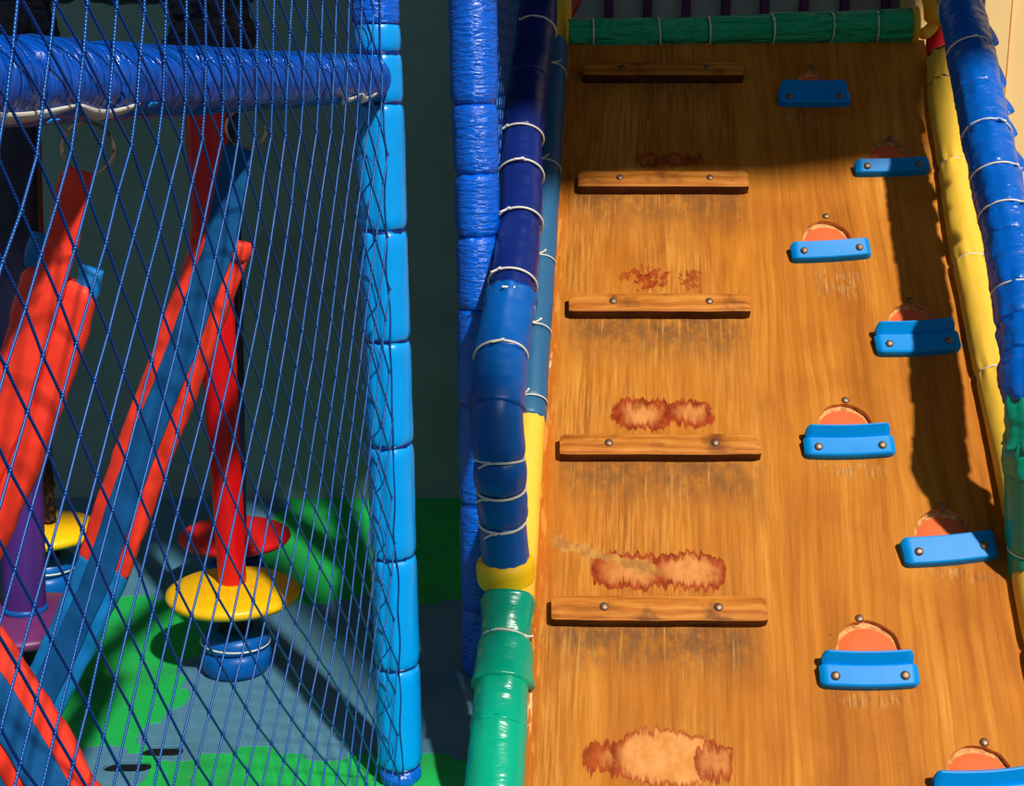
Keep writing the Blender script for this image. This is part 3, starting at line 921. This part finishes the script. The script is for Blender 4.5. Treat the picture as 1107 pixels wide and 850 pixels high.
def post_crinkled():
    Yp = 3.15
    c = [at_Y(521, 800, Yp), at_Y(520, 600, Yp), at_Y(517, 400, Yp), at_Y(517, 300, Yp), at_Y(515.5, 200, Yp), at_Y(513, 100, Yp), at_Y(511, 0, Yp), at_Y(509.5, -90, Yp)]
    b = at_Y(521, 728, Yp); b.z = .022
    c[0] = b
    pth = Path(c)
    t = thing('padded_post', 'crinkled royal blue padded post behind the left handrail', 'post', b)
    S = pth.at_py
    cuts = [0] + [S(y) for y in (655, 545, 435, 332, 255, 188, 112)] + [pth.L]
    padded(t, pth, cuts, [.052, .052, .052, .052, .0535, .0545, .0555, .057], M['royal'], names='blue_sleeve', pinch=.17, w=.035, lump=.035, lumpf=6, wr=.05, folds=9)
    for x in cuts[1:-1]:
        mesh_obj('tie_cord', tie_bm(pth, x, .0455, .0025, 1, 0), M['beam'], t)
post_crinkled()

# ------------------------------------------------------------------ padded beam over the net
NA0 = at(0, 88, 1.34)
NB0 = at(405, 85, 2.5)
NU = NB0 - NA0; NU.z = 0; NU.normalize()
NN = Vector((NU.y, -NU.x, 0))
def beam():
    a = NA0 - NU * .45
    b = NA0 + NU * ((NB0 - NA0).dot(NU) - .035)
    a.z = 1.512; b.z = 1.529
    pth = Path([a, a.lerp(b, .5) + Vector((0, 0, -.004)), b])
    t = thing('padded_beam', 'glossy blue padded beam running level above the straps, behind the net', 'beam', a.lerp(b, .5))
    L = pth.L
    px_s = lambda s: s + .45
    cuts = [0, px_s(.02), px_s(.17), px_s(.40), px_s(.62), px_s(.85), px_s(1.02), L - .004]
    for k, (x0, x1) in enumerate(zip(cuts, cuts[1:])):
        mesh_obj('blue_sleeve', sleeve_bm(pth, x0, x1, .0475 - .0006 * k, pinch=.09, w=.03, lump=.05, lumpf=9, wr=.07, seed=k * 3.3, folds=8), M['beam'], t)
    # rounded end cap
    bm = bmesh.new()
    T = pth.tan(L)
    lathe(bm, pth.pos(L), [(.043, -.012), (.0445, -.003), (.042, .009), (.033, .019), (.018, .025), (0, .027)], 32, T)
    mesh_obj('end_cap', bm, M['beam'], t)
    # pale crescent strips along the underside, and small tape tabs
    for s0, s1 in ((-.14, .075), (.085, .215), (.93, 1.02), (1.03, 1.11)):
        bm = bmesh.new()
        x0, x1 = px_s(s0), min(px_s(s1), L - .01)
        def ring(x, tt):
            hw = .0010 + .0046 * math.sin(PI * tt) ** .7
            nc = -.0265 - .0115 * math.sin(PI * tt)
            out = []
            for nn, rr in ((nc + hw, .0478), (nc + hw, .0496), (nc, .0500), (nc - hw, .0496), (nc - hw, .0478)):
                q = PI / 2 + math.asin(min(.999, -nn / .0485)) - math.radians(23.4)
                out.append((rr * math.cos(q), rr * math.sin(q)))
            return out
        sweep(bm, pth, x0, x1, ring, .008)
        mesh_obj('pale_strip', bm, M['tie'], t, label='pale strip along the underside')
beam()
def tape_tabs():
    b = bpy.data.objects['padded_beam']
    for px, py in ((54, 131), (162, 113), (180, 67)):
        P = on(px, py, NA0 + NN * .034, NN)
        q = Vector((0, 0, P.z - 1.52)) + NN * .034
        q = q.normalized()
        c = P + NN * .004
        bm = bmesh.new()
        tz = NU.cross(q)
        box_bm(bm, Vector((c.x, c.y, c.z)), NU, tz, q, .016, .007, .002, .0005)
        mesh_obj('tape_tab', bm, M['sky_blue'], b, label='small light blue tab on the beam')
tape_tabs()
# ------------------------------------------------------------------ rope nets
def net(name, label, org, U, s_rng, h_rng, s0, h0, hs, dh, drift, r, knot, lim=None, warp=None):
    bm = bmesh.new()
    uvl = bm.loops.layers.uv.verify()
    def node(m, row):      # m: half-step column index, row index downward
        h = h0 - dh * row
        s = s0 + hs * m + drift(h, s0 + hs * m)
        j = .0028
        s += j * noise.noise((m * 3.7, row * 2.9, 1.5)) * 1.2
        h += j * noise.noise((m * 3.7, row * 2.9, 8.5)) * 1.6
        P = org + U * s
        P = Vector((P.x, P.y, h))
        if warp: P = warp(P, s, h)
        P += Vector((U.y, -U.x, 0)) * (.0035 * noise.noise((s * 4, h * 4, 3)))
        return P, s, h
    r0 = int((h0 - h_rng[1]) / dh) - 1; r1 = int((h0 - h_rng[0]) / dh)
    m0 = int((s_rng[0] - s0) / hs) - 2; m1 = int((s_rng[1] - s0) / hs) + 2
    nodes = {}
    for row in range(r0, r1 + 1):
        for m in range(m0, m1 + 1):
            if (m + row) % 2: continue
            P, s, h = node(m, row)
            if s_rng[0] <= s <= s_rng[1] and h >= h_rng[0] and (lim is None or lim(s, h)): nodes[(m, row)] = P
    K = 6
    def tube(A, B):
        T = (B - A)
        L = T.length
        T = T / L
        N = T.orthogonal().normalized()
        Bv = T.cross(N)
        ra = []
        for P, x in ((A, 0), (B, L)):
            ra.append([bm.verts.new(P + (N * math.cos(2 * PI * j / K) + Bv * math.sin(2 * PI * j / K)) * r) for j in range(K)])
        for j in range(K):
            f = bm.faces.new((ra[0][j], ra[0][(j + 1) % K], ra[1][(j + 1) % K], ra[1][j]))
            for l, (u, v) in zip(f.loops, ((j, 0), (j + 1, 0), (j + 1, L), (j, L))): l[uvl].uv = (u / K * 2 * PI * .0021, v)
    for (m, row), P in nodes.items():
        for dm in (-1, 1):
            Q = nodes.get((m + dm, row + 1))
            if Q is not None: tube(P, Q)
        if knot:
            mt = Matrix.Translation(P) @ Matrix.Rotation(.5, 4, 'Y')
            g = bmesh.ops.create_icosphere(bm, subdivisions=1, radius=1, matrix=mt @ Matrix.Diagonal((knot * .9, knot * .9, knot * 1.25, 1)))
            for off in ((.0022, .0035), (-.0022, -.0035)):
                bmesh.ops.create_icosphere(bm, subdivisions=1, radius=knot * .62, matrix=Matrix.Translation(P + U * off[0] + Vector((0, 0, off[1]))))
    o = mesh_obj(name, bm, M['rope'])
    return tag(o, label, 'net'), nodes

norg = NA0 + NN * .052
def drift_main(h, s):
    k = .087 if s < .25 else (.087 - .21 * min(1, (s - .25) / .45))
    d = k * (min(h, 1.45) - 1.183)
    if h > 1.45: d -= (.30 + .12 * min(1, max(0, s / .5))) * (h - 1.45)
    return d
net_o, _ = net('safety_net', 'blue knotted diamond rope net hanging in front of the red straps', norg, NU, (-.5, 1.135), (.03, 1.95), -.015, 1.183, .0325, .0515, drift_main, .0018, .0037)
# lacing that ties the net to the bright blue post
def lacing():
    bm = bmesh.new()
    Yp = 2.6
    ax = lambda h: Vector((-.2495 - .012 * h / 1.6, Yp, h))
    for sd, ph in ((0, 0), (2, 3.1)):
        c = []
        h = .06
        k = 0
        while h < 1.75:
            th = math.radians((-118, -96, -150)[sd] + (22 if k % 2 else -22) + 8 * noise.noise((k, sd * 5, 0)))
            P = ax(h) + Vector((math.cos(th), math.sin(th), 0)) * (.0515 + .003 * (k % 2))
            c.append(P)
            h += .062 + .016 * noise.noise((k * 1.3, sd * 9, 2))
            k += 1
        pth = Path(c, 5)
        sweep(bm, pth, 0, pth.L, lambda x, t: rnd(5, .0012), .01)
    c = []
    for k in range(90):
        h = .06 + k * .0192
        th = math.radians(-75 + 10 * noise.noise((h * 9, 3, 0)))
        c.append(ax(h) + Vector((math.cos(th), math.sin(th), 0)) * .0505)
    pth = Path(c, 3)
    sweep(bm, pth, 0, pth.L, lambda x, t: rnd(6, .0016), .012)
    mesh_obj('lacing_cord', bm, M['rope'], net_o, label='cord lacing the net to the post')
lacing()
# small net behind the left handrail, its unseen lower part added to shade floor
pA = Vector((-.045, 3.2, 0)); pB = Vector((.10, 4.3, 0))
nu2 = (pB - pA).normalized()
net('safety_net', 'dark rope net stretched between the left handrail and the crinkled post', pA, nu2, (.0, 1.12), (.6, 1.9), 0, 1.6, .022, .035, lambda h, s: 0, .0030, 0, lim=lambda s, h: h > (3.2 + s - 2.446) * .92 + .094 + .09)

# ------------------------------------------------------------------ straps hung from rings
def box_ring(w, d, rd=.5, seg=20, off=0., dn=0.):
    """superellipse cross-section: w across (b), d towards the camera (n)"""
    out = []
    for j in range(seg):
        th = 2 * PI * j / seg
        c, s = math.cos(th), math.sin(th)
        out.append((dn + d / 2 * math.copysign(abs(c) ** rd, c), off + w / 2 * math.copysign(abs(s) ** rd, s)))
    return out
def strap_part(name, path, a, b, w, d, m, parent, dn=0., off=0., rd=.45, wav=.0, seed=0., label=None, ends=True):
    bm = bmesh.new()
    def ring(x, t):
        e = min(x - a, b - x)
        q = 1.0
        if ends and e < .012: q = .86 + .14 * e / .012
        out = []
        for (u, v) in box_ring(w * q, d * q, rd, 28, off, dn):
            k = wav * noise.noise((x * 14 + seed, v * 30, u * 30 + seed))
            k += wav * .6 * noise.noise((x * 45 + seed, v * 12, u * 30))
            out.append((u + k, v + k * .5))
        return out
    sweep(bm, path, a, b, ring, .006, w * .3)
    return mesh_obj(name, bm, m, parent, label=label)
def ring_part(c, R, parent, rot):
    bm = bmesh.new()
    T = Vector((math.sin(rot), -math.cos(rot), .1)).normalized()
    torus_bm(bm, c, T, R, .0021, None, 48, 10)
    return mesh_obj('metal_ring', bm, M['ring'], parent)

def strap_a():
    Y = 1.61
    rc = at_Y(95, 161, Y)
    t = thing('hanging_strap', 'wide orange-red padded strap hanging from the ring at far left', 'strap', rc)
    ring_part(rc, .0310, t, .1)
    pth = Path([at_Y(px, py, Y) for px, py in ((94, 184), (84, 225), (72, 275), (58, 330), (36, 405), (6, 485), (-28, 565), (-68, 650), (-110, 740))])
    S = pth.at_py
    strap_part('webbing', pth, 0, pth.L, .040, .010, M['red_pad'], t, dn=.017, off=.002, wav=.003, seed=4)
    strap_part('padding', pth, S(300), pth.L, .102, .032, M['red_pad'], t, dn=-.002, off=.0, wav=.004, seed=2, rd=.6)
    # blue foam ends that stick out of the red cover
    for off, y0, y1 in ((-.036, 284, 312), (.037, 268, 300)):
        strap_part('foam_end', pth, S(y0 - 4), S(y1 + 2), .034, .022, M['blue_pad'], t, dn=-.006, off=off, wav=.010, seed=off * 90, rd=.8, label='blue foam end sticking out of the red cover')
strap_a()
def pad_strap(pth, t, y_red0, y_red1, W, web, seed=0):
    S = pth.at_py
    a, b = S(y_red0), S(y_red1)
    strap_part('padding', pth, a, b, W, .034, M['red_pad'], t, wav=.005, seed=seed, rd=.6)
    return a, b
def strap_b():
    Y = 2.06
    rc = at_Y(266, 139, Y)
    t = thing('hanging_strap', 'orange-red padded strap with blue webbing middle, slanting from the second ring', 'strap', rc)
    ring_part(rc, .0305, t, .2)
    pts = [(260, 158), (252, 195), (244, 235), (236, 275), (216, 330), (190, 400), (163, 470), (137, 540), (109, 620), (78, 690), (44, 760), (6, 840), (-30, 910)]
    pth = Path([at_Y(px, py, Y) for px, py in pts])
    S = pth.at_py
    strap_part('webbing', pth, 0, pth.L, .048, .006, M['blue_web'], t, dn=.021, off=-.004, wav=.002, seed=3)
    strap_part('padding', pth, S(262), S(616), .096, .032, M['red_pad'], t, wav=.0035, seed=5, rd=.6)
    strap_part('strap_end', pth, S(605), pth.L, .090, .032, M['blue_pad'], t, wav=.005, seed=6, rd=.6, label='blue lower sleeve of the strap')
    for off in (-.034, .035):
        strap_part('cover_fold', pth, S(256), S(274), .033, .035, M['red_pad'], t, off=off, wav=.009, seed=off * 70, rd=.7, label='gathered top fold of the red cover')
strap_b()
def strap_c():
    Y = 1.50
    pts = [(-70, 650), (-30, 710), (8, 765), (48, 832), (90, 900), (130, 965)]
    pth = Path([at_Y(px, py, Y) for px, py in pts])
    P = pth.pos(pth.L * .5)
    t = thing('hanging_strap', 'red padded strap with blue middle crossing the bottom left corner', 'strap', P)
    strap_part('padding', pth, 0, pth.L, .098, .032, M['red_pad'], t, wav=.005, seed=9, rd=.6)
    strap_part('webbing', pth, 0, pth.L, .046, .008, M['blue_web'], t, dn=.018, off=.0, wav=.002, seed=12)
strap_c()

# ------------------------------------------------------------------ disc swings
def swing(label, disc_px, top_px, R, h, tube_m, disc_m, r0, r1, Yt=None, base_m=None, torn=False, collar=None, upper_m=None, split=None):
    D = at_h(*disc_px, h)
    b = Vector((D.x, D.y, .021))
    t = thing('disc_swing', label, 'disc swing', b, 'padded disc swings')
    top = at_Y(*top_px, D.y + .0)
    pth = Path([Vector((D.x, D.y, h + .02)), top])
    if split is None:
        mesh_obj('tube_sleeve', sleeve_bm(pth, 0, pth.L, (r0 + r1) / 2, pinch=.12, w=.03, lump=.05, lumpf=5, wr=.06, taper=2 * (r1 - r0) / (r0 + r1)), tube_m, t)
    else:
        xs = pth.L * split
        rm = r0 + (r1 - r0) * split
        mesh_obj('tube_sleeve', sleeve_bm(pth, 0, xs, (r0 + rm) / 2, pinch=.1, w=.03, lump=.05, lumpf=5, wr=.06), tube_m, t)
        mesh_obj('upper_sleeve', sleeve_bm(pth, xs - .02, pth.L, (r1 + rm) / 2, pinch=.1, w=.03, lump=.05, lumpf=5, wr=.06), upper_m, t)
    # bunched cover at the hanging end
    tp = Path([top - Vector((0, 0, .05)), top + Vector((.006, 0, .03)), top + Vector((0, 0, .13))])
    mesh_obj('top_wrap', sleeve_bm(tp, 0, tp.L, .082, pinch=.4, w=.06, lump=.25, lumpf=14, wr=.15, folds=6), M['black_vinyl'], t, label='dark bunched cover at the hanging end')
    bm = bmesh.new()
    ax = Vector((.02, .01, 1)).normalized()
    lathe(bm, D, [(0, -.020), (R * .80, -.020), (R * .95, -.014), (R, -.002), (R * .985, .008), (R * .90, .017), (R * .6, .026), (R * .3, .031), (0, .032)], 64, ax)
    mesh_obj('seat_disc', bm, disc_m, t)
    if torn:
        bm = bmesh.new()
        q = Path([pth.pos(.02) + Vector((.03, -.02, 0)), pth.pos(.3) + Vector((.022, -.025, 0)), pth.pos(.52) + Vector((.01, -.03, 0))])
        sweep(bm, q, 0, q.L, lambda x, tt: [(u * (1 + .5 * noise.noise((x * 30, u * 60, v * 60))), v * (1 + .5 * noise.noise((x * 40, v * 50, 3)))) for u, v in rnd(14, .020)], .008)
        mesh_obj('torn_lining', bm, M['torn'], t, label='torn brown foam lining')
    if collar:
        mesh_obj('collar', sleeve_bm(pth, .006, .03, r0 * 1.15, pinch=.3, w=.012, lump=.02, wr=0), M['mid_blue'], t, label='blue collar above the disc')
    # neck and padded foot below the disc
    bm = bmesh.new()
    lathe(bm, b, [(.05, .10), (.045, .13), (.036, .165), (.034, h - .035)], 28)
    mesh_obj('neck', bm, M['black'], t)
    bm = bmesh.new()
    lathe(bm, b, [(.06, .002), (.083, .004), (.090, .018), (.092, .045), (.088, .062), (.074, .068), (.072, .070)], 40)
    mesh_obj('foot_pad', bm, base_m or M['mid_blue'], t)
    bm = bmesh.new()
    lathe(bm, b, [(.070, .066), (.086, .072), (.090, .080), (.088, .098), (.076, .112), (.05, .118), (.03, .116)], 40)
    mesh_obj('foot_ring', bm, base_m or M['mid_blue'], t)
    bm = bmesh.new()
    torus_bm(bm, b + Vector((0, 0, .083)), Vector((.06, .02, 1)).normalized(), .089, .0025, None, 40, 8)
    mesh_obj('foot_cord', bm, M['tie'], t)
    return t
swing('disc swing with yellow seat disc and bright red tube, behind the net', (252, 641), (217, 46), .172, .235, M['red_tube'], M['disc_yellow'], .036, .051)
swing('disc swing with red seat disc, half hidden behind the yellow-disc one', (254, 580), (240, 46), .166, .205, M['black_vinyl'], M['disc_red'], .036, .044)
swing('disc swing with plum seat disc and purple tube at the left edge', (28, 672), (10, 30), .172, .225, M['purple'], M['disc_purple'], .048, .056, collar=True, upper_m=M['black_vinyl'], split=.45)
swing('disc swing with yellow seat disc and torn dark red tube at far left', (46, 574), (26, 40), .166, .215, M['maroon'], M['disc_yellow'], .032, .036, torn=True)

def back_beam():
    a = Vector((-2.2, 3.25, 1.80)); b = Vector((-.62, 3.25, 1.80))
    pth = Path([a, b])
    t = thing('padded_beam', 'dark navy padded beam high at the back that the disc swings hang from', 'beam', a.lerp(b, .5))
    cuts = [0, .35, .62, .9, 1.15, 1.4, pth.L]
    padded(t, pth, cuts, .088, M['black_vinyl'], names='navy_sleeve', pinch=.2, w=.06, lump=.15, lumpf=9, wr=.1)
back_beam()

# ------------------------------------------------------------------ foam puzzle mats
XB = [-1.78, -.85, -.005]
YB = [1.79, 2.72, 3.65, 4.655]
def tab_line(L, n=5, d=.036, ph=1, seed=0):
    """offsets along a jigsaw edge: list of (x, off)"""
    out = [(0, 0)]
    p = L / n
    for k in range(n):
        s = ph * (1 if k % 2 == 0 else -1)
        c = (k + .5) * p
        w = p * .26
        for th in range(0, 13):
            a = PI * th / 12
            out.append((c - (w * 1.15) * math.cos(a), s * d * (math.sin(a) ** .55)))
    out.append((L, 0))
    return out
hl = {}; vl = {}
for j in range(1, len(YB) - 1):
    for i in range(len(XB) - 1):
        hl[(i, j)] = [(XB[i] + x, YB[j] + o) for x, o in tab_line(XB[i + 1] - XB[i], 5, .036, 1 if (i + j) % 2 else -1)]
for i in range(1, len(XB) - 1):
    for j in range(len(YB) - 1):
        vl[(i, j)] = [(XB[i] + o, YB[j] + y) for y, o in tab_line(YB[j + 1] - YB[j], 5, .036, 1 if (i + j) % 2 else -1)]
ML = {(0, 0): 'blue foam floor mat in the near left corner under the crossing straps',
      (1, 0): 'green foam floor mat nearest the camera, beside the bright blue post',
      (0, 1): 'green foam floor mat left of the yellow disc, lit by the sun',
      (1, 1): 'blue-grey foam floor mat under the yellow disc and its foot',
      (0, 2): 'blue foam floor mat at the back wall on the left',
      (1, 2): 'dark green foam floor mat at the back wall, behind the red disc'}
for i in range(2):
    for j in range(3):
        x0, x1, y0, y1 = XB[i], XB[i + 1], YB[j], YB[j + 1]
        bot = hl.get((i, j), [(x0, y0), (x1, y0)])
        top = hl.get((i, j + 1), [(x0, y1), (x1, y1)])
        lef = vl.get((i, j), [(x0, y0), (x0, y1)])
        rig = vl.get((i + 1, j), [(x1, y0), (x1, y1)])
        poly = list(bot[:-1]) + list(rig[:-1]) + list(reversed(top))[:-1] + list(reversed(lef))[:-1]
        # two tabs are torn away where four mats meet
        cx, cy = (x0 + x1) / 2, (y0 + y1) / 2
        if (i, j) == (0, 1): poly = [p for p in poly if not (p[0] > XB[1] - .23 and p[1] < YB[1] - .004)]
        if (i, j) == (1, 0): poly = [p for p in poly if not (p[0] < XB[1] + .20 and p[1] > YB[1] + .004)]
        bm = bmesh.new()
        f = bm.faces.new([bm.verts.new((x, y, .011)) for x, y in poly])
        f.normal_update()
        if f.normal.z < 0: f.normal_flip()
        r = bmesh.ops.extrude_face_region(bm, geom=[f])
        tv = [v for v in r['geom'] if isinstance(v, bmesh.types.BMVert)]
        bmesh.ops.translate(bm, verts=tv, vec=(0, 0, .009))
        for v in tv:
            pass
        m = M['mat_green'] if (i + j) % 2 else M['mat_blue']
        o = mesh_obj('floor_mat', bm, m, smooth=False)
        if (i, j) != (0, 2) and (i, j) != (1, 2):
            cb = bmesh.new()
            for px, py, hl_, hw_ in ((137, 830, .054, .025), (175, 813, .048, .024)):
                C0 = at_h(px, py, .02)
                pts = []
                for k in range(28):
                    a = 2 * PI * k / 28
                    pts.append((C0.x + math.copysign(hl_ - hw_, math.cos(a)) + hw_ * math.cos(a), C0.y + hw_ * math.sin(a) * (1.2 if math.sin(a) > 0 else .7)))
                lo = [cb.verts.new((x, y, -.05)) for x, y in pts]; hi = [cb.verts.new((x, y, .05)) for x, y in pts]
                cb.faces.new(lo[::-1]); cb.faces.new(hi)
                for k in range(28): cb.faces.new((lo[k], lo[(k + 1) % 28], hi[(k + 1) % 28], hi[k]))
            cut = mesh_obj('tear_cutter', cb, m, smooth=False)
            md = o.modifiers.new('cut', 'BOOLEAN')
            md.object = cut; md.operation = 'DIFFERENCE'; md.solver = 'EXACT'
            bpy.context.view_layer.update()
            me = bpy.data.meshes.new_from_object(o.evaluated_get(bpy.context.evaluated_depsgraph_get()))
            o.modifiers.clear()
            o.data = me
            bpy.data.objects.remove(cut)
        o.modifiers.new('b', 'BEVEL').width = .0018
        o.modifiers['b'].segments = 1
        o.modifiers['b'].limit_method = 'ANGLE'
        tag(o, ML[(i, j)], 'floor mat', 'interlocking foam floor mats')

# ------------------------------------------------------------------ light
w = bpy.data.worlds.new('world')
scene.world = w
w.use_nodes = True
bg = w.node_tree.nodes['Background']
bg.inputs[0].default_value = (.76, .86, 1, 1)
bg.inputs[1].default_value = .24
sun = bpy.data.lights.new('sun', 'SUN')
sun.energy = 4.5
sun.angle = math.radians(2.0)
sun.color = (1, .95, .86)
so = bpy.data.objects.new('sun', sun)
so.rotation_euler = SUN.to_track_quat('-Z', 'Y').to_euler()
so.location = (2, -2, 5)
COL.objects.link(so)

vs = scene.view_settings
scene.display_settings.display_device = 'sRGB'
vs.view_transform = 'Standard'
vs.look = 'None'
vs.exposure = 0
vs.gamma = 1
vs.use_curve_mapping = False
